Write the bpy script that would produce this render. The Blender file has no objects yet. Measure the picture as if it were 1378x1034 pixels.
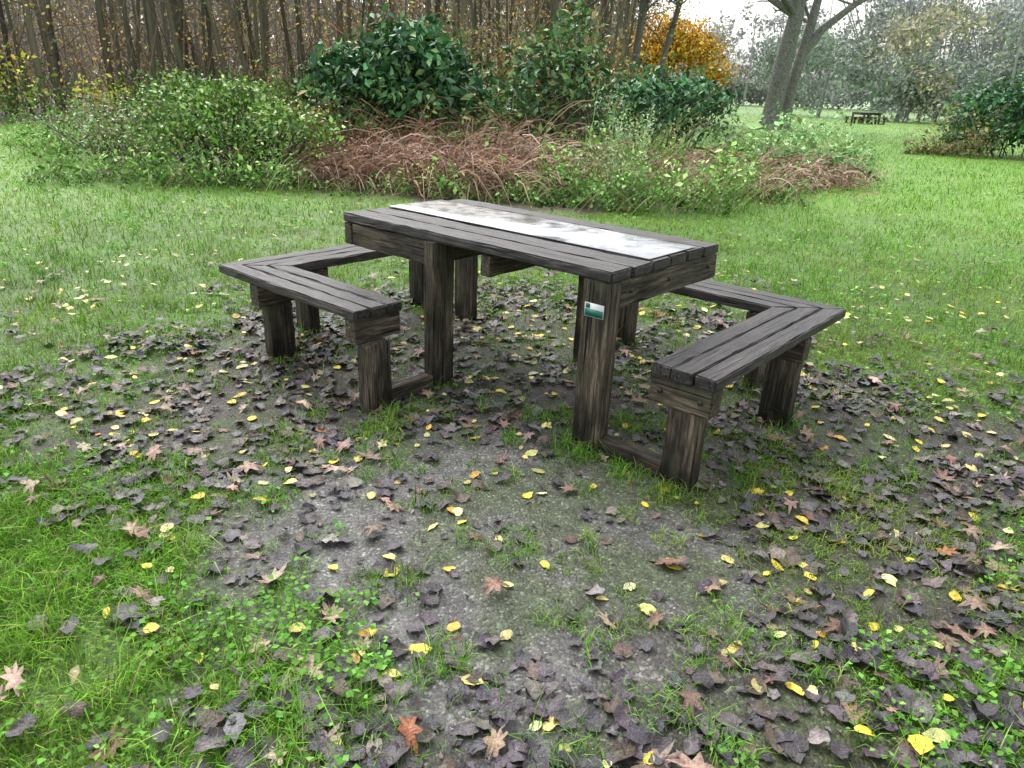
import bpy, math, numpy as np
from mathutils import Matrix, Vector, Euler
rng=np.random.default_rng(7)
sc=bpy.context.scene
col=sc.collection

# ------------------------------------------------------------------ helpers
def vnoise(x,y,seed=0):
    xi=np.floor(x);yi=np.floor(y);fx=x-xi;fy=y-yi
    fx=fx*fx*(3-2*fx);fy=fy*fy*(3-2*fy)
    def h(a,b):
        v=np.sin(a*127.1+b*311.7+seed*74.7)*43758.5453
        return v-np.floor(v)
    return (h(xi,yi)*(1-fx)+h(xi+1,yi)*fx)*(1-fy)+(h(xi,yi+1)*(1-fx)+h(xi+1,yi+1)*fx)*fy
def fbm(x,y,seed=0,o=4):
    s=0;a=.5;t=0
    for i in range(o):
        s=s+a*vnoise(x*2**i,y*2**i,seed+i*3);t+=a;a*=.5
    return s/t
def sstep(a,b,x):
    t=np.clip((x-a)/(b-a),0,1);return t*t*(3-2*t)
def sdpoly(x,y,poly):
    poly=np.array(poly);d=np.full(x.shape,1e9);ins=np.zeros(x.shape,bool)
    n=len(poly)
    for i in range(n):
        ax,ay=poly[i];bx,by=poly[(i+1)%n]
        ex,ey=bx-ax,by-ay
        t=np.clip(((x-ax)*ex+(y-ay)*ey)/(ex*ex+ey*ey),0,1)
        d=np.minimum(d,np.hypot(x-ax-t*ex,y-ay-t*ey))
        c=((ay>y)!=(by>y))&(x<(bx-ax)*(y-ay)/((by-ay) if by!=ay else 1e-9)+ax)
        ins^=c
    return np.where(ins,-d,d)

def mk_mesh(name,V,T,C=None,mat=None,parent=None,smooth=False,link=True):
    V=np.asarray(V,np.float32).reshape(-1,3);T=np.asarray(T,np.int32).reshape(-1,3)
    me=bpy.data.meshes.new(name)
    me.vertices.add(len(V));me.vertices.foreach_set('co',V.ravel())
    me.loops.add(len(T)*3);me.loops.foreach_set('vertex_index',T.ravel())
    me.polygons.add(len(T));me.polygons.foreach_set('loop_start',np.arange(0,len(T)*3,3,dtype=np.int32))
    me.polygons.foreach_set('loop_total',np.full(len(T),3,np.int32))
    if smooth: me.polygons.foreach_set('use_smooth',np.ones(len(T),bool))
    if C is not None:
        C=np.asarray(C,np.float32)
        a=me.color_attributes.new('Col','FLOAT_COLOR','POINT')
        a.data.foreach_set('color',np.concatenate([C,np.ones((len(C),1),np.float32)],1).ravel())
    me.update(calc_edges=True)
    ob=bpy.data.objects.new(name,me)
    if mat: me.materials.append(mat)
    col.objects.link(ob)
    if parent: ob.parent=parent
    return ob
class Acc:
    def __init__(s): s.V=[];s.T=[];s.C=[];s.n=0
    def add(s,V,T,C):
        V=np.asarray(V).reshape(-1,3);s.V.append(V);s.T.append(np.asarray(T).reshape(-1,3)+s.n)
        C=np.asarray(C)
        if C.ndim==1: C=np.tile(C,(len(V),1))
        s.C.append(C);s.n+=len(V)
    def obj(s,name,mat,**k):
        return mk_mesh(name,np.concatenate(s.V),np.concatenate(s.T),np.concatenate(s.C),mat,**k)
def tube(acc,pts,rad,color,sides=7):
    pts=np.asarray(pts,float);rad=np.asarray(rad,float);n=len(pts)
    d=np.gradient(pts,axis=0);d/=np.linalg.norm(d,axis=1)[:,None]+1e-9
    ref=np.where(np.abs(d[:,2:3])>.9,[[1.,0,0]],[[0,0,1.]])
    u=np.cross(d,ref);u/=np.linalg.norm(u,axis=1)[:,None];v=np.cross(d,u)
    a=np.linspace(0,2*np.pi,sides,endpoint=False)
    V=pts[:,None]+rad[:,None,None]*(np.cos(a)[None,:,None]*u[:,None]+np.sin(a)[None,:,None]*v[:,None])
    i=np.arange(n-1)[:,None];j=np.arange(sides)[None];k=(j+1)%sides
    q=[i*sides+j,i*sides+k,(i+1)*sides+k,(i+1)*sides+j]
    T=np.concatenate([np.stack([q[0],q[1],q[2]],-1).reshape(-1,3),np.stack([q[0],q[2],q[3]],-1).reshape(-1,3)])
    acc.add(V.reshape(-1,3),T,np.asarray(color))
def unit(n,r=rng):
    v=r.normal(size=(n,3));return v/np.linalg.norm(v,axis=1)[:,None]
def leafquads(acc,P,size,color,up=0.3,aspect=.55,droop=0):
    n=len(P);N=unit(n)+np.array([0,0,up]);N/=np.linalg.norm(N,axis=1)[:,None]
    A=np.cross(N,unit(n));A/=np.linalg.norm(A,axis=1)[:,None];A[:,2]-=droop
    B=np.cross(N,A);s=np.asarray(size).reshape(-1,1)*np.ones((n,1))
    v0=P-A*s*.5;v2=P+A*s*.5
    m=P-A*s*.05+N*s*.10
    v1=m+B*s*.5*aspect;v3=m-B*s*.5*aspect
    V=np.stack([v0,v1,v2,v3],1).reshape(-1,3)
    b=np.arange(n)[:,None]*4
    T=np.concatenate([b+[0,1,2],b+[0,2,3]])
    acc.add(V,T,np.repeat(color,4,0))
def blades(acc,P,h,w,lean,ang,c0,c1):
    n=len(P);dx=np.cos(ang);dy=np.sin(ang)
    D=np.stack([dx,dy,np.zeros(n)],1)
    fa=ang+np.pi/2+rng.normal(0,.6,n);S=np.stack([np.cos(fa),np.sin(fa),np.zeros(n)],1)*(w/2)[:,None]
    up=np.array([0,0,1.])
    M=P+D*(h*lean*.35)[:,None]+up*(h*.58)[:,None]
    Tp=P+D*(h*lean)[:,None]+up*(h*(1.05-.42*lean))[:,None]
    V=np.stack([P-S,P+S,M+S*.8,M-S*.8,Tp],1).reshape(-1,3)
    b=np.arange(n)[:,None]*5
    T=np.concatenate([b+[0,1,2],b+[0,2,3],b+[3,2,4]])
    C=np.stack([c0,c0,(c0+c1)/2,(c0+c1)/2,c1],1).reshape(-1,3)
    acc.add(V,T,C)
def strands(acc,P,ang,L,rise,droop,w,color,seg=5):
    n=len(P);t=np.linspace(0,1,seg+1)[None,:]
    dx=np.cos(ang)[:,None];dy=np.sin(ang)[:,None];L=L[:,None]
    X=P[:,0:1]+dx*L*t*.8;Y=P[:,1:2]+dy*L*t*.8
    Z=np.maximum(P[:,2:3]+L*(rise[:,None]*t-droop[:,None]*t*t),.015)
    C=np.stack([X,Y,Z],-1)
    s=np.stack([-dy,dx,0*dx],-1)*(w[:,None,None]/2)*(1-.75*t[...,None])
    s[...,2]+=(w[:,None]*.35)
    V=np.stack([C-s,C+s],2).reshape(-1,3)
    m=(seg+1)*2;b=(np.arange(n)*m)[:,None,None]+(np.arange(seg)*2)[None,:,None]
    T=np.concatenate([(b+np.array([0,1,3])).reshape(-1,3),(b+np.array([0,3,2])).reshape(-1,3)])
    acc.add(V,T,np.repeat(color,m,0))
def pal(n,cols,var=.25,p=None):
    cols=np.array(cols,float);i=rng.choice(len(cols),n,p=p)
    return np.clip(cols[i]*np.exp(rng.normal(0,var,(n,1)))*np.exp(rng.normal(0,.06,(n,3))),0,.9)
HZ=np.array([.50,.53,.53])
def haze(C,P,k=68.,start=16.):  # mist painted in: vertex colours fade to pale grey with distance, no volume
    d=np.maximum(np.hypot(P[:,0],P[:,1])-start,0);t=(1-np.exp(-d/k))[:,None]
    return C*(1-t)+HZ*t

# ------------------------------------------------------------------ materials
def newmat(name):
    m=bpy.data.materials.new(name);m.use_nodes=True;nt=m.node_tree;nt.nodes.clear()
    o=nt.nodes.new('ShaderNodeOutputMaterial');b=nt.nodes.new('ShaderNodeBsdfPrincipled')
    nt.links.new(b.outputs[0],o.inputs[0]);return m,nt,b,o
def N(nt,t,**k):
    n=nt.nodes.new(t)
    for a,v in k.items():
        if a[0]=='i' and a[1:].isdigit(): n.inputs[int(a[1:])].default_value=v
        elif a in n.inputs: n.inputs[a].default_value=v
        else: setattr(n,a,v)
    return n
def ramp(nt,fac,stops):
    r=nt.nodes.new('ShaderNodeValToRGB');e=r.color_ramp.elements
    while len(e)<len(stops): e.new(.5)
    for el,(p,c) in zip(e,stops):
        el.position=p;el.color=(*c,1) if len(c)==3 else c
    nt.links.new(fac,r.inputs[0]);return r.outputs[0]
def mixc(nt,mode,fac,a,b):
    m=nt.nodes.new('ShaderNodeMix');m.data_type='RGBA';m.blend_type=mode
    for idx,v in ((0,fac),(6,a),(7,b)):
        if isinstance(v,(int,float)): m.inputs[idx].default_value=v
        elif isinstance(v,tuple): m.inputs[idx].default_value=(*v,1)
        else: nt.links.new(v,m.inputs[idx])
    return m.outputs[2]
def vcolmat(name,rough=.6,spec=.3,transl=0.,nscale=30,namp=.35,bump=0,bscale=60):
    m,nt,b,o=newmat(name)
    at=N(nt,'ShaderNodeAttribute',attribute_name='Col');c=at.outputs[0]
    if namp:
        geo=N(nt,'ShaderNodeNewGeometry')
        no=N(nt,'ShaderNodeTexNoise',Scale=nscale,Detail=3.);nt.links.new(geo.outputs['Position'],no.inputs['Vector'])
        r=ramp(nt,no.outputs[0],[(.3,(1-namp,)*3),(.7,(1+namp*.6,)*3)])
        c=mixc(nt,'MULTIPLY',1.,c,r)
    nt.links.new(c,b.inputs['Base Color']);b.inputs['Roughness'].default_value=rough
    b.inputs['Specular IOR Level'].default_value=spec
    if bump:
        n2=N(nt,'ShaderNodeTexNoise',Scale=bscale,Detail=3.);nt.links.new(geo.outputs['Position'],n2.inputs['Vector'])
        bp=N(nt,'ShaderNodeBump',Strength=bump,Distance=.01);nt.links.new(n2.outputs[0],bp.inputs['Height']);nt.links.new(bp.outputs[0],b.inputs['Normal'])
    if transl:
        tr=N(nt,'ShaderNodeBsdfTranslucent');nt.links.new(c,tr.inputs[0])
        mx=N(nt,'ShaderNodeMixShader',i0=transl);nt.links.new(b.outputs[0],mx.inputs[1]);nt.links.new(tr.outputs[0],mx.inputs[2]);nt.links.new(mx.outputs[0],o.inputs[0])
    return m
def diffmat(name,transl):
    m,nt,b,o=newmat(name);nt.nodes.remove(b)
    at=N(nt,'ShaderNodeAttribute',attribute_name='Col');df=N(nt,'ShaderNodeBsdfDiffuse');nt.links.new(at.outputs[0],df.inputs[0])
    if transl:
        tr=N(nt,'ShaderNodeBsdfTranslucent');nt.links.new(at.outputs[0],tr.inputs[0])
        mx=N(nt,'ShaderNodeMixShader',i0=transl);nt.links.new(df.outputs[0],mx.inputs[1]);nt.links.new(tr.outputs[0],mx.inputs[2]);nt.links.new(mx.outputs[0],o.inputs[0])
    else: nt.links.new(df.outputs[0],o.inputs[0])
    return m
M_grass=diffmat('grass_blade',.3)
M_fol=vcolmat('foliage',.38,.4,0,2,0)
M_folm=diffmat('foliage_matt',0)
M_bark=vcolmat('bark',.9,.1,0,14,.5,.8,25)
M_leaf=vcolmat('fallen_leaf',.42,.45,0,90,.35,.5,160)
M_peb=vcolmat('pebble',.7,.3,0,200,0)

# ------------------------------------------------------------------ terrain functions
BARE=[(-2.25,3.15),(-1.95,3.65),(-1.6,4.2),(-.75,4.9),(.5,5.1),(1.5,4.55),(1.9,3.8),(2.6,3.05),(2.2,2.1),(1.15,1.6),(.6,1.1),(.5,.5),(-.4,.5),(-.45,1.16),(-.66,1.68),(-1.15,2.15),(-1.8,2.65)]
def bare_sd(x,y): return sdpoly(x,y,BARE)
def grassk(x,y):
    sd=bare_sd(x,y)
    k=sstep(-.30,.22,sd+.95*(fbm(x*2.2,y*2.2,5)-.5)+.35*(vnoise(x*9,y*9,8)-.5))
    return k,sd
def gz(x,y):
    r=np.hypot(x,y)
    z=.014*(fbm(x*1.5,y*1.5,11)-.5)+.006*(fbm(x*8,y*8,12,2)-.5)-.035*sstep(4.0,2.9,y)
    z=z+.05*sstep(8,20,r)*(fbm(x*.4,y*.4,13)-.5)
    return z
ISL=[(-6.6,10.2),(-4.2,9.7),(-1.6,9.2),(.9,8.7),(2.2,9.6),(3.6,11.3),(6.2,15.5),(6.6,18),(3,20),(-3,19),(-6,15)]
WOOD=[(-60,12),(-14,17.5),(-9,22.5),(2,25),(5,60),(5,150),(-120,150),(-120,12)]
def graveln(x,y): return np.hypot((x+.12-.15*(y-2.1))/1.0,(y-2.12)/.85)
def isld(x,y): return sdpoly(x,y,ISL)+1.1*(fbm(x*1.3,y*1.3,33)-.5)+.4*(vnoise(x*4,y*4,34)-.5)
def floorcol(x,y):
    k,sd=grassk(x,y);k=k[:,None]
    n=fbm(x*3,y*3,21)[:,None];n2=fbm(x*14,y*14,22)[:,None]
    gravel=np.array([.150,.147,.142])*(.55+.7*n2)
    soil=np.array([.058,.050,.043])*(.6+.8*n2)
    gc=graveln(x,y)[:,None]
    g=sstep(1.35,.7,gc+.9*(n-.5))
    base=soil*(1-g)+gravel*g
    ms=.6*sstep(.46,.64,fbm(x*5,y*5,31))[:,None]
    base=base*(1-ms)+np.array([.060,.090,.025])*ms
    far=sstep(5,14,np.hypot(x,y))[:,None]
    gr=np.array([.085,.16,.022])*(.5+.9*n)
    grf=np.array([.18,.35,.055])*(.8+.4*n)
    gr=gr*(1-far)+grf*far
    c=base*(1-k)+gr*k
    w=sstep(-.6,.6,-sdpoly(x,y,WOOD)+1.2*(n[:,0]-.5))[:,None]
    c=c*(1-w)+np.array([.14,.10,.06])*(.6+.8*n2)*w
    i=sstep(-.1,.4,-isld(x,y))[:,None]
    c=c*(1-i)+np.array([.09,.08,.04])*(.6+.8*n2)*i
    return c,k[:,0]
def axis(lo,hi,step,far,g=1.18):
    a=list(np.arange(lo,hi+1e-6,step));s=step;x=a[-1]
    while x<far: s*=g;x+=s;a.append(x)
    s=step;x=a[0];b=[]
    while x>-far: s*=g;x-=s;b.append(x)
    return np.array(b[::-1]+a)
xs=axis(-3.5,3.5,.03,600,1.12);ys=axis(.6,6.,.03,600,1.08)
X,Y=np.meshgrid(xs,ys);x=X.ravel();y=Y.ravel()
C,k=floorcol(x,y)
z=gz(x,y)
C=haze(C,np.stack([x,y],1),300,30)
nx,ny=len(xs),len(ys);i=np.arange(ny-1)[:,None]*nx+np.arange(nx-1)[None];i=i.ravel()
T=np.concatenate([np.stack([i,i+1,i+nx+1],1),np.stack([i,i+nx+1,i+nx],1)])
mg,nt,b,o=newmat('ground')
at=N(nt,'ShaderNodeAttribute',attribute_name='Col');geo=N(nt,'ShaderNodeNewGeometry')
vo=N(nt,'ShaderNodeTexVoronoi',Scale=120.);nt.links.new(geo.outputs['Position'],vo.inputs['Vector'])
hs=N(nt,'ShaderNodeSeparateColor');nt.links.new(vo.outputs['Color'],hs.inputs[0])
sp=ramp(nt,hs.outputs[0],[(0,(.5,.5,.5)),(.6,(.85,.85,.83)),(.9,(1.15,1.15,1.1)),(1,(2.2,2.2,2.1))])
no=N(nt,'ShaderNodeTexNoise',Scale=18.,Detail=8.,Roughness=.72);nt.links.new(geo.outputs['Position'],no.inputs['Vector'])
sp2=ramp(nt,no.outputs[0],[(.3,(.4,.4,.4)),(.7,(1.45,1.45,1.45))])
c=mixc(nt,'MULTIPLY',1.,at.outputs[0],sp);c=mixc(nt,'MULTIPLY',1.,c,sp2)
nt.links.new(c,b.inputs['Base Color']);b.inputs['Roughness'].default_value=.6;b.inputs['Specular IOR Level'].default_value=.3
ad=N(nt,'ShaderNodeMath',operation='SUBTRACT');nt.links.new(no.outputs[0],ad.inputs[0]);nt.links.new(vo.outputs['Distance'],ad.inputs[1])
bp=N(nt,'ShaderNodeBump',Strength=.6,Distance=.006);nt.links.new(ad.outputs[0],bp.inputs['Height']);nt.links.new(bp.outputs[0],b.inputs['Normal'])
mk_mesh('ground',np.stack([x,y,z],1),T,C,mg,smooth=True)

TX,TY,TA=.0135,3.6672,-.7044
def tw(a,b): return TX+a*math.cos(TA)-b*math.sin(TA),TY+a*math.sin(TA)+b*math.cos(TA)
LEGS=[tw(s*a,s*b) for s in (1,-1) for a,b in ((.78,-.44),(.15,.40),(1.23,-.45),(1.26,.43),(1.0,.78),(.16,.82),(1.0,-.45),(.15,.6))]
# ------------------------------------------------------------------ lawn
def wedge(n,r0,r1,power):
    a=rng.uniform(-.95,.95,n)
    u=rng.uniform(0,1,n)
    if power==0: r=np.sqrt(r0*r0+u*(r1*r1-r0*r0))
    elif power==2: r=r0*(r1/r0)**u
    return r*np.sin(a),r*np.cos(a),r
g=Acc()
for n,r0,r1,pw in ((135000,.7,3.2,0),(310000,3.2,60,2)):
    x,y,r=wedge(n,r0,r1,pw)
    k,sd=grassk(x,y)
    out=sstep(.75,1.15,graveln(x,y)+.6*(fbm(x*3,y*3,9)-.5))
    tuft=sstep(.52,.64,fbm(x*5.5,y*5.5,44,3))*out
    tuft=np.maximum(tuft,.8*sstep(.61,.69,fbm(x*7,y*7,47,2)))
    rightmix=sstep(.5,1.5,x)*.65*sstep(.40,.58,fbm(x*4,y*4,45))
    back=sstep(2.9,4.2,y)*.7*sstep(.36,.56,fbm(x*4,y*4,48))
    lg=np.zeros(len(x))
    for lx_,ly_ in LEGS: lg=np.maximum(lg,np.exp(-((x-lx_)**2+(y-ly_+.03)**2)/.016))
    lg=lg*sstep(.35,.6,fbm(x*9,y*9,58))*1.3
    keep=np.maximum(k*(.30+.70*sstep(.30,.52,fbm(x*3.6,y*3.6,46))),np.maximum(np.maximum(tuft*.7,back),np.maximum(rightmix,lg)))
    keep=keep*(isld(x,y)>-.1)*(sdpoly(x,y,WOOD)>-.5)
    m=rng.uniform(0,1,n)<keep
    x,y,r,k,lg=x[m],y[m],r[m],k[m],lg[m];n=len(x)
    sc_=np.maximum(1,r/3.2)
    hn=fbm(x*1.7,y*1.7,50);hc=sstep(.45,.75,fbm(x*6,y*6,59,3))
    h=(.018+.036*hn+.026*hc)*np.exp(rng.normal(0,.38,n))*(.7+.35*np.maximum(k,lg*1.2))*np.minimum(sc_**.15,1.3)
    w=.0030*np.minimum(sc_,9)**.8*np.exp(rng.normal(0,.25,n))
    cn=fbm(x*.9,y*.9,51);cm=fbm(x*5,y*5,52);cy_=sstep(.5,.72,fbm(x*1.9,y*1.9,57))[:,None]
    c1=pal(n,[(.19,.42,.040),(.27,.51,.07),(.12,.30,.03),(.36,.51,.12),(.50,.45,.20)],.22,[.36,.30,.21,.09,.04])
    c1=c1*(1-.35*cy_)+np.array([.40,.48,.13])*.35*cy_
    c1*=(.56+.82*cm)[:,None]
    c1[:,0]*=(.74+.48*cn)
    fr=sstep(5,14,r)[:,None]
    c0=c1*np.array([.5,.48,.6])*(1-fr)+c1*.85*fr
    P=np.stack([x,y,gz(x,y)-.004],1)
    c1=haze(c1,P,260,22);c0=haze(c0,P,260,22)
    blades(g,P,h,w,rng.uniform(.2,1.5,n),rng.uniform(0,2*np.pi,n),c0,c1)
x,y,r=wedge(34000,1.0,9,2)
k,sd=grassk(x,y);m=(rng.uniform(0,1,len(x))<(.12+.88*sstep(.48,.62,fbm(x*2.5,y*2.5,60))))&(k>.1)
x,y,r=x[m],y[m],r[m]
P=np.stack([x,y,gz(x,y)+rng.uniform(.008,.04,len(x))],1)
leafquads(g,P,rng.uniform(.011,.025,len(x))*np.maximum(1,r/4),pal(len(x),[(.12,.30,.05),(.20,.42,.09)],.2),up=2.,aspect=.9)
g.obj('lawn_grass',M_grass)

# ------------------------------------------------------------------ fallen leaves
def outline(kind,n):
    t=np.linspace(0,2*np.pi,n,endpoint=False)
    if kind=='round':
        r=.42+.08*np.cos(t)+.05*np.cos(2*t)
        r[0]+=.12
        return r*np.cos(t),r*np.sin(t)*.92
    if kind=='broad':
        r=.45*(1+.12*np.cos(5*t)+.05*np.cos(9*t+1));return r*np.cos(t),r*np.sin(t)*.85
    if kind=='oak':
        lob=.5+.5*np.cos(7*t);r=.21+.25*lob**1.1*(.85+.2*np.cos(t)**2)+.03*np.cos(3*t+1)
        return r*np.cos(t)*1.3,r*np.sin(t)*.82
    if kind=='lance':
        r=1/np.sqrt((np.cos(t)/.5)**2+(np.sin(t)/.2)**2);return r*np.cos(t),r*np.sin(t)
def scatter_leaves(acc,kind,x,y,size,cols,curl,crump,tilt,n=14,lift=None,stem=True):
    ox,oy=outline(kind,n);N_=len(x)
    sx=np.exp(rng.normal(0,.12,(N_,1)));
    L0=np.concatenate([[0],ox*.5,ox]);L1=np.concatenate([[0],oy*.5,oy])
    jit=1+rng.normal(0,.07,(N_,len(L0)))
    lx=L0[None]*sx*size[:,None]*jit;ly=L1[None]/sx*size[:,None]*jit
    cu=(curl*rng.normal(0,1,N_))[:,None];cv=(curl*rng.uniform(-.3,1.4,N_))[:,None]
    lz=(cu*L0[None]**2+cv*np.abs(L1[None])**1.3+crump*rng.normal(0,1,(N_,len(L0)))*(np.hypot(L0,L1)[None]*2))*size[:,None]
    a=rng.uniform(0,2*np.pi,N_);tx=rng.normal(0,tilt,N_);ty=rng.normal(0,tilt,N_)
    lz=lz+lx*tx[:,None]+ly*ty[:,None]
    lz-=lz.min(1)[:,None]*.85
    ca,sa=np.cos(a)[:,None],np.sin(a)[:,None]
    base=gz(x,y)+.003+(lift if lift is not None else 0)
    V=np.stack([x[:,None]+lx*ca-ly*sa,y[:,None]+lx*sa+ly*ca,base[:,None]+lz],-1)
    m=1+2*n;j=np.arange(n);kk=(j+1)%n
    T1=np.stack([np.zeros(n,int),1+j,1+kk],1)
    T2=np.stack([1+j,1+n+j,1+n+kk],1);T3=np.stack([1+j,1+n+kk,1+kk],1)
    TT=np.concatenate([T1,T2,T3])
    T=(np.arange(N_)*m)[:,None,None]+TT[None]
    Cc=np.repeat(cols[:,None],m,1)*np.concatenate([[1.1],np.full(n,1.0),np.full(n,.82)])[None,:,None]*(1+rng.normal(0,.08,(N_,m,1)))
    acc.add(V.reshape(-1,3),T.reshape(-1,3),Cc.reshape(-1,3).clip(0,1))
    if stem:
        e=np.stack([x-(size*.85)*ca[:,0],y-(size*.85)*sa[:,0],base+.006],1);s=V[:,0]
        w=np.stack([-sa[:,0],ca[:,0],0*a],1)*.0012
        VV=np.stack([s-w,s+w,e],1).reshape(-1,3)
        acc.add(VV,np.arange(N_*3).reshape(-1,3),np.repeat(cols*.8,3,0))
def place(n,r0=.8,r1=8.,power=0,dens=None):
    x,y,r=wedge(n,r0,r1,power)
    m=(rng.uniform(0,1,n)<dens(x,y))&(isld(x,y)>0)
    return x[m],y[m]
def litter(x,y):
    k,sd=grassk(x,y)
    band=np.exp(-((sd+.15)/.45)**2)
    cl=sstep(.36,.60,fbm(x*2.6,y*2.6,70))
    grav=sstep(1.3,.75,graveln(x,y)+.5*(fbm(x*4,y*4,66)-.5))
    d=(.2+.75*cl)*(sstep(.5,-.1,sd)*.85+.45*band)*(1-.80*grav)
    d=d+.3*sstep(.5,.68,fbm(x*1.6,y*1.6,71))*sstep(2.4,.2,sd)*.6*(1-.8*grav)
    front=sstep(1.65,1.25,y)*sstep(-.95,-.3,x)
    return np.clip(d+front*.7*cl,0,1)
lv=Acc()
x,y=place(17500,.8,6.2,0,lambda x,y:litter(x,y))
n=len(x);k,_=grassk(x,y);c=pal(n,[(.076,.064,.074),(.045,.038,.043),(.115,.098,.106),(.100,.068,.054),(.18,.155,.145)],.22,[.34,.27,.19,.12,.08])
scatter_leaves(lv,'broad',x,y,rng.uniform(.030,.078,n),c,.5,.07,.16,13,lift=k*rng.uniform(.0,.03,n))
x,y=place(11000,.8,5.5,0,lambda x,y:litter(x,y)*.9+.10)
n=len(x);scatter_leaves(lv,'lance',x,y,rng.uniform(.010,.032,n),pal(n,[(.07,.055,.06),(.15,.12,.10),(.04,.035,.035)],.3),.4,.1,.15,8,stem=False)
yl=lambda x,y: np.clip(.50*sstep(.5,-.3,bare_sd(x,y))+.11+.25*sstep(.54,.66,fbm(x*1.3,y*1.3,75)),0,1)*(1-.35*sstep(1.0,.6,graveln(x,y)))
x,y=place(2300,.8,6.5,0,yl);n=len(x);k,_=grassk(x,y)
scatter_leaves(lv,'round',x,y,rng.uniform(.026,.060,n),pal(n,[(.78,.62,.06),(.72,.63,.20),(.78,.72,.34),(.60,.36,.05),(.45,.40,.15)],.12,[.34,.26,.18,.08,.14]),.28,.02,.14,16,lift=k*rng.uniform(.008,.04,n))
x,y=place(3800,6.,30,2,lambda x,y:.2+.5*sstep(.45,.65,fbm(x*.7,y*.7,76)));n=len(x);r=np.hypot(x,y)
scatter_leaves(lv,'round',x,y,rng.uniform(.03,.055,n)*np.clip(r/10,1,1.6),pal(n,[(.55,.50,.16),(.42,.36,.16),(.32,.22,.12),(.22,.17,.13)],.2,[.2,.25,.3,.25]),.3,.02,.15,8,lift=.02,stem=False)
x,y=place(1700,.8,6.0,0,lambda x,y:np.clip(litter(x,y)*.75+.08,0,1));n=len(x);k,_=grassk(x,y)
scatter_leaves(lv,'oak',x,y,rng.uniform(.055,.11,n),pal(n,[(.25,.15,.11),(.36,.25,.185),(.17,.095,.07),(.44,.34,.27),(.36,.13,.05)],.16,[.34,.26,.26,.09,.05]),.5,.035,.13,28,lift=k*rng.uniform(.0,.03,n))
lv.obj('fallen_leaves',M_leaf,smooth=False)
pb=Acc()
x,y=place(22000,.9,5.,0,lambda x,y:(1-grassk(x,y)[0])*(.25+.75*sstep(1.5,.8,graveln(x,y))));n=len(x)
s=.0019*np.exp(rng.normal(0,.4,n));o8=np.array([[1,0,0],[-1,0,0],[0,1,0],[0,-1,0],[0,0,.6],[0,0,-.6]])
V=np.stack([x,y,gz(x,y)],1)[:,None]+o8[None]*s[:,None,None]*np.exp(rng.normal(0,.3,(n,6,1)))
F=np.array([[0,2,4],[2,1,4],[1,3,4],[3,0,4],[2,0,5],[1,2,5],[3,1,5],[0,3,5]])
pb.add(V.reshape(-1,3),((np.arange(n)*6)[:,None,None]+F[None]).reshape(-1,3),np.repeat(pal(n,[(.28,.27,.25),(.17,.16,.15),(.40,.38,.35),(.10,.09,.09)],.2),6,0))
pb.obj('gravel',M_peb)

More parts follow.
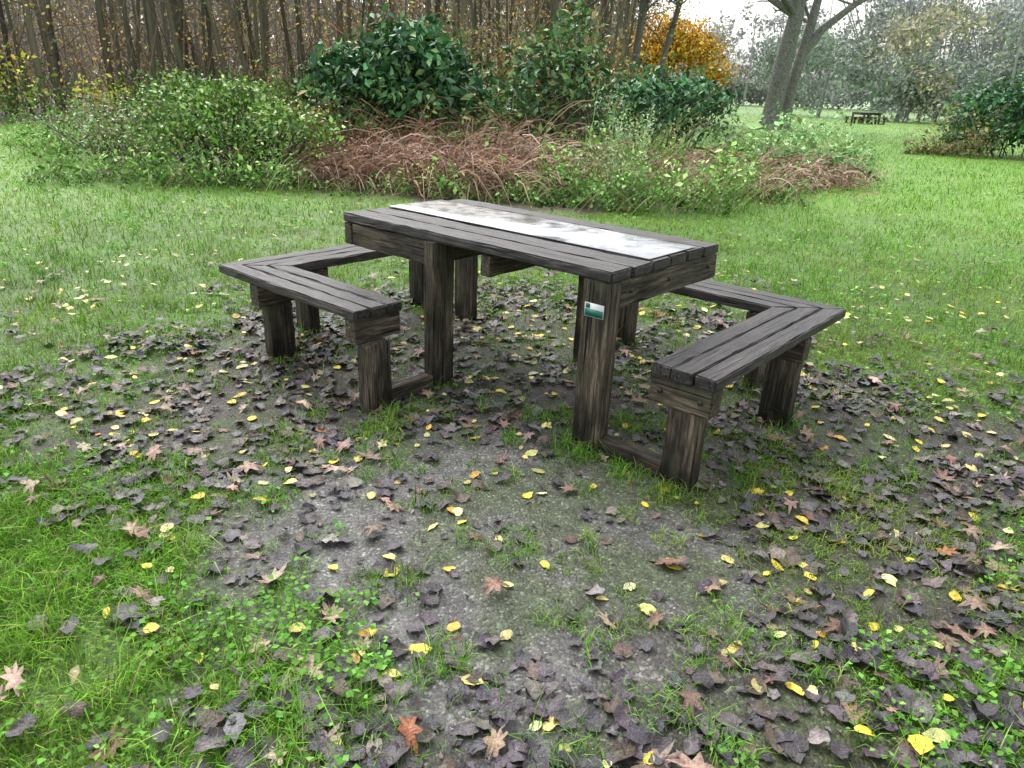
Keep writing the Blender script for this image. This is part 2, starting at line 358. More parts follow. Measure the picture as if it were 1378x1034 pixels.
# ------------------------------------------------------------------ picnic table
def woodmat(name,lite,dark,mid,rough,moss=.25,wet=.5):
    m,nt,b,o=newmat(name)
    tc=N(nt,'ShaderNodeTexCoord');oi=N(nt,'ShaderNodeObjectInfo')
    off=N(nt,'ShaderNodeVectorMath',operation='SCALE');off.inputs[0].default_value=(31,17,23);nt.links.new(oi.outputs['Random'],off.inputs['Scale'])
    add=N(nt,'ShaderNodeVectorMath',operation='ADD');nt.links.new(tc.outputs['Object'],add.inputs[0]);nt.links.new(off.outputs[0],add.inputs[1])
    mp=N(nt,'ShaderNodeMapping');mp.inputs['Scale'].default_value=(1.2,26,26);nt.links.new(add.outputs[0],mp.inputs[0])
    g1=N(nt,'ShaderNodeTexNoise',Scale=3.,Detail=9.,Roughness=.78,Distortion=.6);nt.links.new(mp.outputs[0],g1.inputs['Vector'])
    mp2=N(nt,'ShaderNodeMapping');mp2.inputs['Scale'].default_value=(2.,5,5);nt.links.new(add.outputs[0],mp2.inputs[0])
    g2=N(nt,'ShaderNodeTexNoise',Scale=1.6,Detail=6.,Roughness=.65);nt.links.new(mp2.outputs[0],g2.inputs['Vector'])
    c=ramp(nt,g1.outputs[0],[(.36,dark),(.50,mid),(.68,lite)])
    c2=ramp(nt,g2.outputs[0],[(.34,(.25,.25,.26)),(.5,(.72,.72,.72)),(.66,(1.35,1.3,1.25))])
    c=mixc(nt,'MULTIPLY',1.,c,c2)
    g3=N(nt,'ShaderNodeTexNoise',Scale=9.,Detail=6.);nt.links.new(add.outputs[0],g3.inputs['Vector'])
    f=ramp(nt,g3.outputs[0],[(.52,(0,0,0)),(.68,(moss,)*3)])
    c=mixc(nt,'MIX',f,c,(.09,.10,.055))
    mp4=N(nt,'ShaderNodeMapping');mp4.inputs['Scale'].default_value=(1.5,60,60);nt.links.new(add.outputs[0],mp4.inputs[0])
    g4=N(nt,'ShaderNodeTexNoise',Scale=1.5,Detail=3.);nt.links.new(mp4.outputs[0],g4.inputs['Vector'])
    ck=ramp(nt,g4.outputs[0],[(.34,(.08,.08,.08)),(.41,(1,1,1))])
    c=mixc(nt,'MULTIPLY',1.,c,ck)
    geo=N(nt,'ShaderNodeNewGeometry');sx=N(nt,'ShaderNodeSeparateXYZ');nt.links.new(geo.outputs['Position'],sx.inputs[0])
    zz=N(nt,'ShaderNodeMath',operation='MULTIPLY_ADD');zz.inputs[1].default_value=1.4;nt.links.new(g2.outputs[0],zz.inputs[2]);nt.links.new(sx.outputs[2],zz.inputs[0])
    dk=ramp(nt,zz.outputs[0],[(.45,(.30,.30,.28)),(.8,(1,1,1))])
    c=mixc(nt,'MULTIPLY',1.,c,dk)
    nt.links.new(c,b.inputs['Base Color'])
    rr=ramp(nt,g2.outputs[0],[(.3,(rough-.15,)*3),(.7,(rough+.2,)*3)]);nt.links.new(rr,b.inputs['Roughness'])
    b.inputs['Specular IOR Level'].default_value=wet
    hh=mixc(nt,'MULTIPLY',1.,g1.outputs[0],ck)
    bp=N(nt,'ShaderNodeBump',Strength=1.,Distance=.006);nt.links.new(hh,bp.inputs['Height']);nt.links.new(bp.outputs[0],b.inputs['Normal'])
    return m
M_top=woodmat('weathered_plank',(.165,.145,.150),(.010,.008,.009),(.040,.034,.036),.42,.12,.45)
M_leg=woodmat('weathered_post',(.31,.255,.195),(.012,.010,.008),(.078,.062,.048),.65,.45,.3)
import bmesh
def prism(name,poly,z0,z1,parent,mat,ax='a',bev=.004):
    cx=sum(p[0] for p in poly)/len(poly);cy=sum(p[1] for p in poly)/len(poly);cz=(z0+z1)/2
    rot={'a':Matrix.Identity(3),'b':Matrix.Rotation(math.pi/2,3,'Z'),'z':Matrix.Rotation(-math.pi/2,3,'Y')}[ax]
    inv=rot.transposed()
    bm=bmesh.new();vs=[]
    for zc in (z0,z1):
        for p in poly: vs.append(bm.verts.new(inv@Vector((p[0]-cx,p[1]-cy,zc-cz))))
    n=len(poly)
    bm.faces.new(vs[:n][::-1]);bm.faces.new(vs[n:])
    for i in range(n): bm.faces.new((vs[i],vs[(i+1)%n],vs[n+(i+1)%n],vs[n+i]))
    bmesh.ops.recalc_face_normals(bm,faces=bm.faces)
    xsn=[v.co.x for v in bm.verts];lo,hi=min(xsn),max(xsn);L=hi-lo
    kx=max(1,int(L/.07))
    for i in range(1,kx):
        bmesh.ops.bisect_plane(bm,geom=bm.verts[:]+bm.edges[:]+bm.faces[:],plane_co=(lo+L*i/kx,0,0),plane_no=(1,0,0))
    bmesh.ops.bevel(bm,geom=[e for e in bm.edges if len(e.link_faces)==2 and e.calc_face_angle(0)>.5],offset=bev,segments=2,affect='EDGES')
    for v in bm.verts:
        v.co+=Vector(rng.normal(0,.0012,3))
    me=bpy.data.meshes.new(name);bm.to_mesh(me);bm.free();me.materials.append(mat)
    ob=bpy.data.objects.new(name,me);col.objects.link(ob);ob.parent=parent
    ob.matrix_local=Matrix.Translation((cx,cy,cz))@rot.to_4x4()
    return ob
def box(name,a0,a1,b0,b1,z0,z1,parent,mat,ax,bev=.004): return prism(name,[(a0,b0),(a1,b0),(a1,b1),(a0,b1)],z0,z1,parent,mat,ax,bev)
def flat(name,a0,a1,b0,b1,z0,z1,parent,mat):
    V=[(x_,y_,z_) for z_ in (z0,z1) for x_,y_ in ((a0,b0),(a1,b0),(a1,b1),(a0,b1))]
    V=np.array(V);c_=V.mean(0)
    T=[(0,2,1),(0,3,2),(4,5,6),(4,6,7)]+[t for i in range(4) for t in ((i,(i+1)%4,4+(i+1)%4),(i,4+(i+1)%4,4+i))]
    ob=mk_mesh(name,V-c_,T,None,mat,parent=parent);ob.location=c_;return ob

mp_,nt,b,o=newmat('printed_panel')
tc=N(nt,'ShaderNodeTexCoord')
n1=N(nt,'ShaderNodeTexNoise',Scale=3.6,Detail=4.,Roughness=.55,Distortion=.9);nt.links.new(tc.outputs['Object'],n1.inputs['Vector'])
sx=N(nt,'ShaderNodeSeparateXYZ');nt.links.new(tc.outputs['Object'],sx.inputs[0])
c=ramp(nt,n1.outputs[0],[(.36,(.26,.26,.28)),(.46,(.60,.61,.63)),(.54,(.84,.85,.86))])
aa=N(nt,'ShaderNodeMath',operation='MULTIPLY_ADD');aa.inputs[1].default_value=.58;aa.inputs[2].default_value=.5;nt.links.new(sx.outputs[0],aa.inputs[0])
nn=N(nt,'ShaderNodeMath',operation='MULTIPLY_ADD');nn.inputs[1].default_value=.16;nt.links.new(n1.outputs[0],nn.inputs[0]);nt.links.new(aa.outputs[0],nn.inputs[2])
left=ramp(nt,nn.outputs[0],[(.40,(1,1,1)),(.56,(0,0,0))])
c=mixc(nt,'MIX',left,c,(.34,.325,.315))  # grey-beige reflection put into the base colour of the left part
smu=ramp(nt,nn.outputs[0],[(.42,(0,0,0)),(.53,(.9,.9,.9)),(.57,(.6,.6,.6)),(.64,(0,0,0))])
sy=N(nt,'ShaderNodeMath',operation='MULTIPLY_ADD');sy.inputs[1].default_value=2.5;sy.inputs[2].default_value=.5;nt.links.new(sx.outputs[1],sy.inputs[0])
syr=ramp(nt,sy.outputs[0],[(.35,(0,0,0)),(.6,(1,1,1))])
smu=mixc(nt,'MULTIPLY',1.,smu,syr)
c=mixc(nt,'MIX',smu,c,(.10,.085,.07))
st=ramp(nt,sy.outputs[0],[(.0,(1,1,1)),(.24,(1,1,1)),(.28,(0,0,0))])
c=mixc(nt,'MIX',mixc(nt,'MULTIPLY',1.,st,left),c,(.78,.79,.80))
n9=N(nt,'ShaderNodeTexNoise',Scale=14.,Detail=3.);nt.links.new(tc.outputs['Object'],n9.inputs['Vector'])
c=mixc(nt,'MULTIPLY',1.,c,ramp(nt,n9.outputs[0],[(.3,(.85,.85,.84)),(.6,(1,1,1))]))
nt.links.new(c,b.inputs['Base Color']);nt.links.new(ramp(nt,n9.outputs[0],[(.35,(.2,.2,.2)),(.65,(.38,.38,.38))]),b.inputs['Roughness'])
b.inputs['Specular IOR Level'].default_value=.4
def solid(name,c,r=.5,metal=0):
    m,nt,b,o=newmat(name)
    no=N(nt,'ShaderNodeTexNoise',Scale=40.,Detail=4.);cc=ramp(nt,no.outputs[0],[(.3,tuple(v*.85 for v in c)),(.7,c)])
    nt.links.new(cc,b.inputs['Base Color']);b.inputs['Roughness'].default_value=r;b.inputs['Metallic'].default_value=metal;return m
M_white=solid('sticker_white',(.7,.72,.72),.35);M_green=solid('sticker_green',(.01,.16,.12),.35);M_bolt=solid('bolt_steel',(.05,.045,.04),.6,.6)
def bolt(a,b,z,parent,axis):
    acc=Acc();d=Vector((0,-.006,0)) if axis=='b' else Vector((.006,0,0))
    p=np.array([a,b,z]);tube(acc,[p-np.array(d),p,p+np.array(d)*1.0,p+np.array(d)*1.2],[.011,.011,.010,.0001],(.1,.1,.1),8)
    return mk_mesh('bolt',acc.V[0],acc.T[0],None,M_bolt,parent=parent)
def build_table(name):
    E=bpy.data.objects.new(name,None);col.objects.link(E)
    H=.75;L=1.70;W=.90;P=1.345;Q=.91;R=.17;S=.27;Tt=.48;Hs=.453
    bb=np.linspace(-W/2,W/2,7)
    for i in range(6):
        e=rng.uniform(-.005,.005,2)
        box('top_plank_%d'%(i+1),-L/2+e[0],L/2+e[1],bb[i]+.004,bb[i+1]-.004,H-.045,H+rng.uniform(-.002,.001),E,M_top,'a',.006)
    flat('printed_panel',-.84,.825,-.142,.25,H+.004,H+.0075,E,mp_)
    for k in range(2):
        K=bpy.data.objects.new('half_frame_%d'%(k+1),None);col.objects.link(K);K.parent=E;K.rotation_euler=(0,0,k*math.pi)
        zt=H-.046;zb=-.09
        box('leg',.715,.852,-.449,-.378,zb,zt,K,M_leg,'z')
        box('top_rail_end',.785,.846,-.375,.447,zt-.115,zt-.002,K,M_leg,'b')
        box('leg',.135,.205,.33,.47,zb,zt,K,M_leg,'z')
        box('top_rail_side',.208,.780,.385,.446,zt-.115,zt-.003,K,M_leg,'a')
        box('top_bearer',.14,.20,-.44,.325,zt-.10,zt-.004,K,M_leg,'b')
        box('ground_sill',.855,1.157,-.449,-.380,-.06,.040,K,M_leg,'a')
        zs=Hs-.046
        box('bench_leg',1.160,1.297,-.460,-.390,zb,zs-.112,K,M_leg,'z')
        box('bench_bearer',P-S+.004,P-.006,-Tt+.006,-Tt+.085,zs-.110,zs-.001,K,M_leg,'a')
        box('bench_leg',1.19,1.33,.40,.47,zb,zs-.112,K,M_leg,'z')
        box('bench_bearer',P-S+.01,P+.0,.395,.475,zs-.110,zs-.001,K,M_leg,'a')
        box('bench_leg',.965,1.035,.715,.855,zb,zs-.112,K,M_leg,'z')
        box('bench_bearer',.96,1.040,Q-S-.01,Q+.0,zs-.110,zs-.001,K,M_leg,'b')
        box('bench_leg',.125,.195,.745,.885,zb,zs-.112,K,M_leg,'z')
        box('bench_bearer',R+.006,R+.085,Q-S+.004,Q-.006,zs-.110,zs-.001,K,M_leg,'b')
        box('ground_sill',.132,.198,.473,.742,-.06,.045,K,M_leg,'b')
        for a_,b_ in ((P-.05,-Tt+.004),(P-S+.05,-Tt+.004)): bolt(a_,b_,zs-.055,K,'b')
        for b_ in (-.30,.0,.36): bolt(.848,b_,zt-.05,K,'a')
        w=S/3
        for i in range(3):
            u0=i*w+(.003 if i else 0);u1=(i+1)*w-(.003 if i<2 else 0)
            e=rng.uniform(-.005,.005)
            a0=P-S+u0;a1=P-S+u1;g_=.002
            prism('seat_plank',[(a0,-Tt+e),(a1,-Tt+e),(a1,Q-(P-a1)-g_),(a0,Q-(P-a0)-g_)],zs,Hs+rng.uniform(-.002,.002),K,M_top,'b',.005)
            b0=Q-S+u0;b1=Q-S+u1
            prism('seat_plank',[(R+e,b0),(P-(Q-b0)-g_,b0),(P-(Q-b1)-g_,b1),(R+e,b1)],zs,Hs+rng.uniform(-.002,.002),K,M_top,'a',.005)
    return E
tb=build_table('picnic_table')
tb.location=(TX,TY,0);tb.rotation_euler=(0,0,TA)
flat('sticker_base',.733,.826,-.4525,-.4512,.555,.612,tb,M_white)
flat('sticker_band',.736,.823,-.4535,-.4528,.558,.587,tb,M_green)
flat('sticker_logo',.738,.758,-.4535,-.4528,.590,.609,tb,M_green)
def dup(o,parent=None):
    n=o.copy();col.objects.link(n)
    if parent: n.parent=parent
    for c in list(o.children):
        if c.name.startswith('sticker'): continue
        dup(c,n)
    return n
t2=dup(tb);t2.location=(20.3,46.5,.0);t2.rotation_euler=(0,0,.3);t2.scale=(.85,.85,.85)

# ------------------------------------------------------------------ shrubs & weeds
def foliage(acc,blobs,nclump,per,csz,lsz,cols,p=None,shell=.55,up=.5,aspect=.5,hz=False,minz=.03,var=.2):
    vol=np.array([b[3]*b[4]*b[5] for b in blobs]);idx=rng.choice(len(blobs),nclump,p=vol**.7/(vol**.7).sum())
    B=np.array(blobs)[idx];d=unit(nclump);d[:,2]=np.where(d[:,2]<-.3,-d[:,2],d[:,2])
    rad=rng.uniform(shell,1.08,nclump)**.8
    cc=B[:,:3]+d*B[:,3:6]*rad[:,None]
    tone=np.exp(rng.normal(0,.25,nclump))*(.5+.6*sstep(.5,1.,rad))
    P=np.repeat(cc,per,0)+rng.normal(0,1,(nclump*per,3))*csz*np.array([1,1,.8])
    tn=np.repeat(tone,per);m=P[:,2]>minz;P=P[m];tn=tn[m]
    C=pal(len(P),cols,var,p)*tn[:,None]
    if hz: C=haze(C,P)
    leafquads(acc,P,np.exp(rng.normal(0,.25,len(P)))*lsz,C,up=up,aspect=aspect)
    return cc
def stems(acc,base,tips,r,colr):
    for t in tips:
        b0=np.array([t[0]*.5+base[0]*.5,t[1]*.5+base[1]*.5,0])+np.append(rng.normal(0,.12,2),0)
        mid=(b0*.5+t*.5)+np.array([*rng.normal(0,.08,2),.1])
        tube(acc,[b0,mid,t],[r,r*.7,r*.3],colr,5)
DG=[(.050,.155,.065),(.085,.23,.085),(.035,.095,.042),(.20,.34,.11)]
def shrub(name,blobs,nc,per,csz,lsz,cols,mat=M_fol,nst=25,**k):
    a=Acc();cc=foliage(a,blobs,nc,per,csz,lsz,cols,**k)
    bx=np.mean([b[:2] for b in blobs],0)
    stems(a,(bx[0],bx[1],0),cc[rng.choice(len(cc),nst)],.020,(.10,.08,.06))
    return a.obj(name,mat)
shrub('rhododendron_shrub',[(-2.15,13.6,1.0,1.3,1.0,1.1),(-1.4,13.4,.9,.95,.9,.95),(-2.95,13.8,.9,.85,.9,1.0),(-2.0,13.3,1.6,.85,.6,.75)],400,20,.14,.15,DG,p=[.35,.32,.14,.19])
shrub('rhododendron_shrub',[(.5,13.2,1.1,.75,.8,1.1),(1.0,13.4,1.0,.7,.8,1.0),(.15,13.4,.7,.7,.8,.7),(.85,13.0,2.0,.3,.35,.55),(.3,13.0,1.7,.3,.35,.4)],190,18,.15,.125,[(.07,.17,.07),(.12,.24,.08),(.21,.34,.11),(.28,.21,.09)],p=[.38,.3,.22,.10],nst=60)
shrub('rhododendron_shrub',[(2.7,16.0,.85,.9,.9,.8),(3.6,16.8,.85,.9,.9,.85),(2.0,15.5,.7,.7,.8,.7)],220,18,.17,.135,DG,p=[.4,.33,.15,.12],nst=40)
shrub('bramble_bush',[(-4.1,10.7,.5,.9,.75,.68),(-3.2,10.6,.45,.75,.7,.55),(-4.9,11.2,.6,.75,.7,.65),(-3.9,11.,.9,.5,.5,.42)],400,17,.11,.07,[(.18,.34,.06),(.27,.45,.10),(.09,.20,.04),(.38,.40,.14)],p=[.38,.25,.27,.1],nst=80)
shrub('bramble_bush',[(-5.6,11.4,.3,1.2,.9,.42),(-6.6,12.5,.4,1.2,1,.5),(-5.,10.6,.2,.9,.6,.3)],280,15,.14,.06,[(.20,.36,.10),(.28,.43,.16),(.12,.20,.05),(.36,.31,.15)],nst=70)
shrub('laurel_shrub',[(14.,22.5,.85,1.5,1.4,1.1),(16.0,22.5,1.2,1.9,1.5,1.5),(12.9,22.2,.4,.8,.8,.6),(14.8,21.8,.5,1.4,.8,.6)],620,18,.2,.15,DG,p=[.35,.35,.2,.1],nst=15)
a=Acc()
def scat(n,cx,cy,rx,ry,seed=0,irr=.55):
    n2=int(n*2.2);t=rng.uniform(0,2*np.pi,n2);r=np.sqrt(rng.uniform(0,1.5,n2))
    x=cx+rx*r*np.cos(t);y=cy+ry*r*np.sin(t)
    e=r-1.0+irr*2*(fbm(x*1.8,y*1.8,seed+200)-.5)
    m=rng.uniform(0,1,n2)<sstep(.18,-.3,e);return x[m][:n],y[m][:n]
def arcs(n,cx,cy,rx,ry,L,cols,rise=1.1,droop=.9,w=.012,zb=0.):
    x,y=scat(n,cx,cy,rx,ry,3);n=len(x);hm=.4+1.2*fbm(x*1.5,y*1.5,92)
    strands(a,np.stack([x,y,np.full(n,zb)+rng.uniform(0,.28,n)*hm],1),rng.uniform(0,2*np.pi,n),hm*L*np.exp(rng.normal(0,.3,n)),rng.uniform(.4,1,n)*rise,rng.uniform(.5,1.2,n)*droop,w*np.exp(rng.normal(0,.4,n)),pal(n,cols,.25))
BR=[(.33,.20,.15),(.41,.28,.21),(.19,.11,.085),(.50,.39,.31)]
arcs(4800,-1.1,10.8,2.4,1.2,.55,BR,1.25,1.1,.012)
arcs(900,-1.0,11.6,1.8,.8,.75,BR,1.6,1.2,.013)
arcs(3000,3.5,13.2,2.2,2.0,.42,BR,.9,.9,.013)
arcs(1000,1.9,11.2,1.6,1.0,.5,BR,1.3,.9,.012)
arcs(500,-3.0,14.8,1.6,.8,1.2,[(.34,.14,.09),(.28,.12,.09)],1.3,.7,.018)
a.obj('dead_bracken',M_folm)
a=Acc()
x,y=scat(9000,-1.1,10.8,2.3,1.1,3);P=np.stack([x,y,rng.uniform(.02,.75,len(x))*(.2+.9*fbm(x*1.5,y*1.5,92))],1);leafquads(a,P,.045,pal(len(P),BR,.35),aspect=.35)
x,y=scat(9000,3.6,13.2,2.2,2.,3);P=np.stack([x,y,rng.uniform(.02,.6,len(x))*(.1+.9*fbm(x*1.5,y*1.5,92))],1);leafquads(a,P,.06,pal(len(P),[(.38,.28,.22),(.27,.19,.15),(.46,.35,.28)],.3),aspect=.5)
a.obj('dead_leaf_heap',M_folm)
a=Acc()
GW=[(.17,.36,.08),(.27,.46,.13),(.10,.22,.05),(.38,.52,.22)]
def weeds(cx,cy,rx,ry,n,hh,ls=.05,cols=GW,irr=.8):
    x,y=scat(n,cx,cy,rx,ry,int(cx*10)%17,irr);n=len(x)
    cl=fbm(x*2.2,y*2.2,90);h=hh*(.12+2.2*sstep(.3,.8,cl))*rng.uniform(.1,1,n)
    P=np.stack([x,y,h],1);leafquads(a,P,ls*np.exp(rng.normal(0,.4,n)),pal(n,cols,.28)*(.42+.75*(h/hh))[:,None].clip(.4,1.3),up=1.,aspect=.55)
    m=n//6;strands(a,np.stack([x[:m],y[:m],0*x[:m]],1),rng.uniform(0,6.3,m),(h[:m]+hh*.6)*rng.uniform(.6,1.6,m),np.full(m,1.2),np.full(m,.45),np.full(m,.006),pal(m,cols+[(.36,.26,.16),(.44,.38,.24)],.2))
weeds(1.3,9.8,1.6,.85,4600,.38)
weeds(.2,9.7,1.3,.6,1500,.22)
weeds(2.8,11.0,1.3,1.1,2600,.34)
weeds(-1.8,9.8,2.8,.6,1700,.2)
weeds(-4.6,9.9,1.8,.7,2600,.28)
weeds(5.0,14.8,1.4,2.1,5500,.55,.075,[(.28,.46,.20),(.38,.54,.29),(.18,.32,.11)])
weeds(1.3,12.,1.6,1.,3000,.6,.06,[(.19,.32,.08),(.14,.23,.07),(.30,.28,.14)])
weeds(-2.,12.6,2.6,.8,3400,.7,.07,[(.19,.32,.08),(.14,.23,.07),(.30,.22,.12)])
weeds(-7.2,13.6,1.7,1.8,3500,.35)
weeds(12.2,21.8,1.2,.8,1600,.6,.08,[(.30,.26,.14),(.24,.30,.10),(.30,.18,.12)])
a.obj('nettle_weeds',M_folm)
a=Acc()
for i in range(11):
    bx,by=1.3+rng.normal(0,.16),9.8+rng.normal(0,.13);hh=rng.uniform(.9,1.55);lx,ly=rng.normal(0,.12,2)
    pts=[(bx+lx*t,by+ly*t,hh*t) for t in np.linspace(0,1,5)]
    tube(a,pts,np.linspace(.008,.003,5),(.30,.40,.18),5)
    m=120;t=rng.uniform(.15,1,m);ra=.20*(1.1-t*.7)
    P=np.stack([bx+lx*t+rng.normal(0,1,m)*ra*.6,by+ly*t+rng.normal(0,1,m)*ra*.6,hh*t+rng.normal(0,.03,m)],1)
    leafquads(a,P,rng.uniform(.03,.07,m),pal(m,[(.46,.60,.34),(.56,.66,.44),(.30,.45,.20)],.2),aspect=.35)
a.obj('tall_weed',M_folm)

# ------------------------------------------------------------------ trees
def branch(acc,p,d,L,r,depth,colr,bend=.18,minr=.008,tips=None):
    n=5;pts=[p];dd=d/np.linalg.norm(d)
    for i in range(n):
        dd=dd+rng.normal(0,bend,3)*.6;dd[2]+=.05;dd/=np.linalg.norm(dd);pts.append(pts[-1]+dd*L/n)
    rr=np.linspace(r,r*.5,n+1)
    c=haze(np.array([colr]),np.array([p[:2]]))[0]
    tube(acc,pts,rr,c,8 if r>.08 else (5 if r>.02 else 3))
    if tips is not None and depth<=1: tips.extend(pts[2:])
    if depth>0:
        for _ in range(rng.integers(3,6)):
            i=rng.integers(1,n+1);nd=dd*.7+rng.normal(0,.6,3);nd[2]=abs(nd[2])*.6+.15
            branch(acc,pts[i],nd,L*rng.uniform(.45,.75),max(rr[i]*rng.uniform(.4,.65),minr),depth-1,colr,bend*1.2,minr,tips)
BK=(.09,.08,.065)
a=Acc();tips=[]
def trunk(acc,pts,rad,colr,twigs=0,L=3.,depth=3,lo=.5):
    pts=np.array(pts,float);c=haze(np.array([colr]),pts[:1,:2])[0]
    tube(acc,pts,rad,c,10)
    for _ in range(twigs):
        i=rng.integers(max(1,int(len(pts)*lo)),len(pts));d=rng.normal(0,1,3);d[2]=abs(d[2])*.7+.3
        branch(acc,pts[i],d,L*rng.uniform(.6,1.1),rad[i]*rng.uniform(.25,.45),depth,colr,.2,.012,tips)
trunk(a,[(10.7,34,-.1),(10.75,34,.35),(10.8,34,1.2),(10.9,34,2.8),(11.1,34,4.4),(11.0,34,6.5),(11.2,34,9),(11.4,34,12)],[.56,.42,.37,.35,.31,.24,.14,.06],BK,22,4.)
trunk(a,[(11.45,34.4,-.1),(11.5,34.4,.5),(11.55,34.4,1.8),(11.75,34.4,3.0),(11.95,34.5,4.2),(12.2,34.6,6),(12.5,35,8),(12.9,35,11)],[.34,.26,.23,.22,.19,.14,.10,.04],BK,16,3.6)
trunk(a,[(11.75,34.4,3.0),(12.4,34.4,4.0),(13.6,34.5,5.0),(15.2,34.6,6.0),(16.6,34.6,7.5)],[.19,.16,.13,.10,.04],BK,10,2.6)
P=np.array(tips);P=P[rng.integers(0,len(P),5000)]+rng.normal(0,.25,(5000,3))
leafquads(a,P,.09,haze(pal(len(P),[(.35,.24,.09),(.22,.2,.09),(.45,.3,.1)],.2),P))
a.obj('oak_tree',M_bark)
def smalltree(name,x,y,h,r,lean,nb=14,leaves=0,cols=None,L=2.2):
    a=Acc();global tips;tips=[]
    pts=[(x+lean[0]*t+.12*math.sin(4*t+x),y+lean[1]*t,h*t-.1) for t in np.linspace(0,1,8)]
    trunk(a,pts,np.linspace(r,r*.25,8),(.07,.062,.05),nb,L,3,.25)
    if leaves:
        P=np.array(tips);P=P[rng.integers(0,len(P),leaves)]+rng.normal(0,.3,(leaves,3));P=P[P[:,2]>.6]
        leafquads(a,P,.11,haze(pal(len(P),cols,.25),P),up=.3)
    a.obj(name,M_folm)
OR=[(.90,.48,.06),(.88,.62,.13),(.70,.36,.06)]
smalltree('birch_tree',4.0,29,10,.17,(.3,0),12,1200,[(.6,.38,.12),(.25,.22,.1)],2.)
smalltree('birch_tree',4.7,29.5,10,.14,(1.6,0),10,1000,[(.7,.42,.12),(.25,.22,.1)],2.)
smalltree('birch_tree',1.6,27,9,.09,(.5,0),10,1600,[(.5,.34,.12),(.25,.2,.1)],1.6)
a=Acc()
foliage(a,[(6.2,36,3.0,1.8,1.5,1.6),(7.6,36.5,2.6,1.5,1.2,1.4),(5.3,36,2.2,1.5,1.5,1.3),(8.6,37,1.8,.9,.8,.9)],520,17,.32,.16,OR,hz=False,shell=.2,var=.22)
tube(a,[(6.2,36,0),(6.3,36,2),(6.6,36,5)],[.16,.12,.05],(.13,.11,.09));tube(a,[(7.5,36.5,0),(7.4,36.5,2),(7.7,36.5,4)],[.12,.1,.04],(.13,.11,.09))
a.obj('autumn_maple_tree',M_folm)

a=Acc()
XR=.13
WH=(42,25)
nT=400
yy=23.5+36*rng.uniform(0,1,nT)**1.25;u=rng.uniform(-.92,XR,nT);xx=yy*u
yy=np.where(xx<-10,yy-5*sstep(-10,-16,xx),yy)
for x,y in zip(xx,yy):
    h=rng.uniform(9,14);r=rng.uniform(.035,.11)*(1.4 if rng.random()<.1 else 1);lx,ly=rng.normal(0,.7,2)
    c=haze(np.array([np.array([.12,.105,.085])*math.exp(rng.normal(0,.3))*np.array([1,1.05,.95])]),np.array([[x,y]]),*WH)[0]
    q1,q2=rng.uniform(.05,.14),rng.uniform(0,6)
    pts=[(x+lx*t+q1*math.sin(7*t+q2),y+ly*t,h*t-.1) for t in np.linspace(0,1,7)]
    tube(a,pts,np.linspace(r,r*.35,7),c,6)
    for _ in range(9):
        t=rng.uniform(.06,.6);p=np.array([x+lx*t,y+ly*t,h*t]);d=rng.normal(0,1,3);d[2]=abs(d[2])*.6+.3;d/=np.linalg.norm(d);Lb=rng.uniform(.8,2.6)
        tube(a,[p,p+d*Lb*.5+rng.normal(0,.1,3),p+d*Lb],[.02,.012,.005],c,3)
n=3000;y=22.5+26*rng.uniform(0,1,n)**1.2;x=y*rng.uniform(-.95,XR,n);y=np.where(x<-10,y-4.5*sstep(-10,-16,x),y)
P=np.stack([x,y,0*x],1);C=haze(pal(n,[(.20,.16,.12),(.30,.21,.14),(.14,.12,.09)],.25),P,*WH)
strands(a,P,rng.uniform(0,6.3,n),rng.uniform(1.5,5.5,n),rng.uniform(1.5,2.2,n),rng.uniform(0,.25,n),rng.uniform(.012,.03,n),C)
n=110000
y=23+34*rng.uniform(0,1,n)**1.1;x=y*rng.uniform(-.95,XR,n);y=np.where(x<-10,y-4.5*sstep(-10,-16,x),y)
z=rng.uniform(.2,7.,n)*rng.uniform(.4,1,n)
cl=fbm(x*.7+z*.3,y*.3+z*.9,101);m=rng.uniform(0,1,n)<sstep(.38,.58,cl);x,y,z=x[m],y[m],z[m];n=len(x)
C=pal(n,[(.54,.34,.17),(.34,.23,.14),(.74,.45,.14),(.26,.30,.12),(.78,.62,.20)],.3,[.28,.20,.23,.14,.15])
low=sstep(2.0,.6,z)[:,None];C=C*(1-.5*low)+np.array([.15,.20,.08])*.5*low
P=np.stack([x,y,z],1);C=haze(C,P,*WH)
leafquads(a,P,rng.uniform(.07,.16,n)*np.clip(y/30,1,1.7),C,up=.2)
n=45000;x=rng.uniform(-70,9,n);y=60+rng.uniform(0,6,n);z=rng.uniform(0,13,n)
P=np.stack([x,y,z],1);C=haze(pal(n,[(.40,.31,.22),(.48,.35,.22),(.3,.26,.2)],.3),P,*WH)
leafquads(a,P,rng.uniform(.4,.9,n),C)
a.obj('woodland_trees',M_folm)
a=Acc()
bl=[]
for i in range(46):
    x=rng.uniform(-24,4);y0=np.interp(x,[-24,-14,-9,2,5],[16.5,18.5,22.3,24.5,28]);bl.append((x,y0+rng.uniform(0,1.5),.3,rng.uniform(.8,1.6),.9,rng.uniform(.4,1.15)))
foliage(a,bl,1400,15,.24,.11,[(.16,.28,.08),(.23,.36,.12),(.10,.17,.06),(.40,.38,.17)],p=[.35,.3,.2,.15])
foliage(a,[(-12.5,18.6,.9,.8,.6,.8),(-10.6,19.5,.6,.6,.6,.5)],45,12,.25,.11,[(.72,.58,.12),(.40,.46,.10)])
foliage(a,[(-15.5,17.5,1.2,1.4,1,1.5),(-18,17,1.5,2,1,1.8)],150,18,.25,.13,[(.12,.25,.08),(.18,.31,.09)])
foliage(a,[(-1.5,22,1.6,2.6,1.2,1.3),(2.5,23,1.2,2,1.2,1.1)],140,15,.3,.11,[(.44,.32,.16),(.28,.26,.12),(.22,.28,.1)])
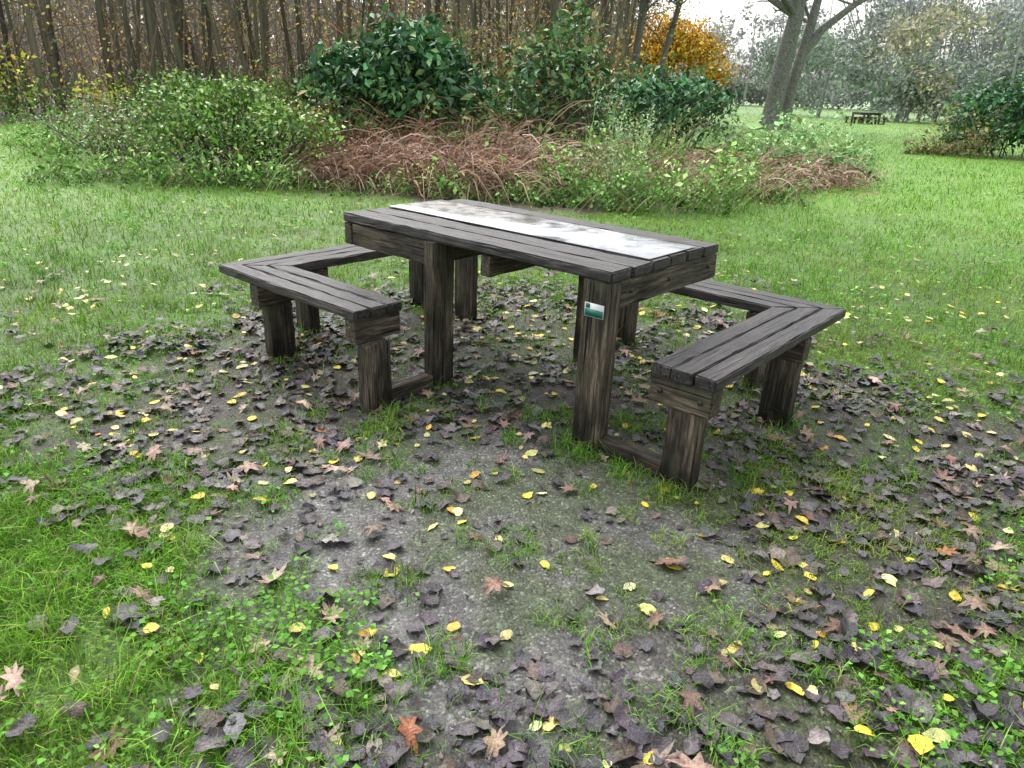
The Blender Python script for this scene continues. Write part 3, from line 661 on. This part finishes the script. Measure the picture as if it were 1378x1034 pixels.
a.obj('woodland_undergrowth',M_folm)

a=Acc()
def mist_tree(x,y,h,w,cols,n=70,lsz=.32,trunkc=(.14,.13,.12),dense=16,lo=.25):  # mist here is only paler trunk and leaf colour
    tube(a,[(x,y,0),(x+.2,y,h*.4),(x,y,h*.9)],[.16,.11,.04],haze(np.array([trunkc]),np.array([[x,y]]))[0],6)
    bl=[(x+rng.normal(0,w*.35),y+rng.normal(0,w*.3),h*rng.uniform(lo,.75),w*rng.uniform(.35,.6),w*.5,h*rng.uniform(.18,.3)) for _ in range(6)]
    foliage(a,bl,n,dense,.4,lsz,cols,hz=True,shell=.2,up=.3,var=.3,minz=.1)
GG=[(.12,.23,.10),(.18,.29,.11),(.08,.16,.08)]
for x in np.arange(21,62,1.8):
    yv=54+rng.uniform(-2,4)+max(0,(25-x))*1.5
    mist_tree(x+rng.normal(0,.6),yv,rng.uniform(4.2,8.),3.4,GG if rng.random()<.75 else [(.40,.34,.13),(.52,.42,.14)],130,.30,lo=.08)
for x in np.arange(6,110,4.):
    h=np.interp(x,[8,18,24,40,110],[7,8,10,15,18])*rng.uniform(.85,1.1)
    mist_tree(x,98+rng.uniform(-6,6),h,5.5,[(.26,.22,.18),(.20,.19,.16),(.21,.24,.16)],110,.5,dense=13,lo=.05)
foliage(a,[(x,101+rng.uniform(-2,2),1.,3.2,2.,rng.uniform(2.,3.2)) for x in np.arange(4,112,3.)],1500,14,.6,.6,[(.22,.22,.15),(.28,.24,.17)],hz=True,shell=.1)
for x in np.arange(28,75,3.4):
    yv=66+rng.uniform(-3,3);h=rng.uniform(9,13)
    for _ in range(8):
        d=rng.normal(0,.25,3);d[2]=1;tube(a,[(x,yv,1),(x+d[0]*h*.4,yv+d[1]*h*.4,h*.5),(x+d[0]*h,yv+d[1]*h,h)],[.10,.06,.02],haze(np.array([[.2,.18,.16]]),np.array([[x,yv]]))[0],4)
    mist_tree(x,yv,h,4.,[(.22,.24,.16),(.17,.21,.14)],110,.34)
for x in np.arange(9,19,1.5):
    yv=80+rng.uniform(-4,4)
    for _ in range(9):
        d=rng.normal(0,.22,3);h=rng.uniform(5,9);tube(a,[(x,yv,0),(x+d[0]*h*.4,yv,h*.5),(x+d[0]*h,yv,h)],[.09,.05,.02],haze(np.array([[.2,.18,.16]]),np.array([[x,yv]]))[0],4)
    mist_tree(x,yv,rng.uniform(3.5,6.5),3.4,[(.34,.27,.17),(.65,.45,.16),(.24,.24,.15)],90,.32,lo=.08)
a.obj('misty_treeline',M_folm)

# ------------------------------------------------------------------ light
w=bpy.data.worlds.new('World');sc.world=w;w.use_nodes=True;nt=w.node_tree;nt.nodes.clear()
o=nt.nodes.new('ShaderNodeOutputWorld');bg=nt.nodes.new('ShaderNodeBackground');sk=nt.nodes.new('ShaderNodeTexSky')
sk.sky_type='NISHITA';sk.sun_disc=False;sk.sun_elevation=math.radians(50);sk.sun_rotation=math.radians(-30);sk.air_density=1.5;sk.dust_density=4.;sk.altitude=0
hs=nt.nodes.new('ShaderNodeHueSaturation');hs.inputs['Saturation'].default_value=.16;hs.inputs['Value'].default_value=2.35
nt.links.new(sk.outputs[0],hs.inputs['Color']);nt.links.new(hs.outputs[0],bg.inputs[0]);nt.links.new(bg.outputs[0],o.inputs[0]);bg.inputs[1].default_value=.15
sl=bpy.data.lights.new('sun','SUN');sl.energy=1.1;sl.angle=math.radians(70);sl.color=(1,.99,.97);so=bpy.data.objects.new('sun',sl);col.objects.link(so)
az=math.radians(30);el=math.radians(50)
sd=Vector((-math.sin(az)*math.cos(el),math.cos(az)*math.cos(el),math.sin(el)))
so.rotation_euler=sd.to_track_quat('Z','Y').to_euler()
# ------------------------------------------------------------------ camera
cd=bpy.data.cameras.new('camera');cam=bpy.data.objects.new('camera',cd);col.objects.link(cam)
cd.sensor_width=36;cd.lens=36*985.13/1378;cd.clip_start=.05;cd.clip_end=2000
cam.matrix_world=Matrix.Translation((0,0,1.4094))@Matrix.Rotation(math.pi/2-.3895,4,'X')@Matrix.Rotation(.0425,4,'Z')
sc.camera=cam
sc.view_settings.view_transform='Standard';sc.view_settings.look='None';sc.view_settings.exposure=0
print('done')
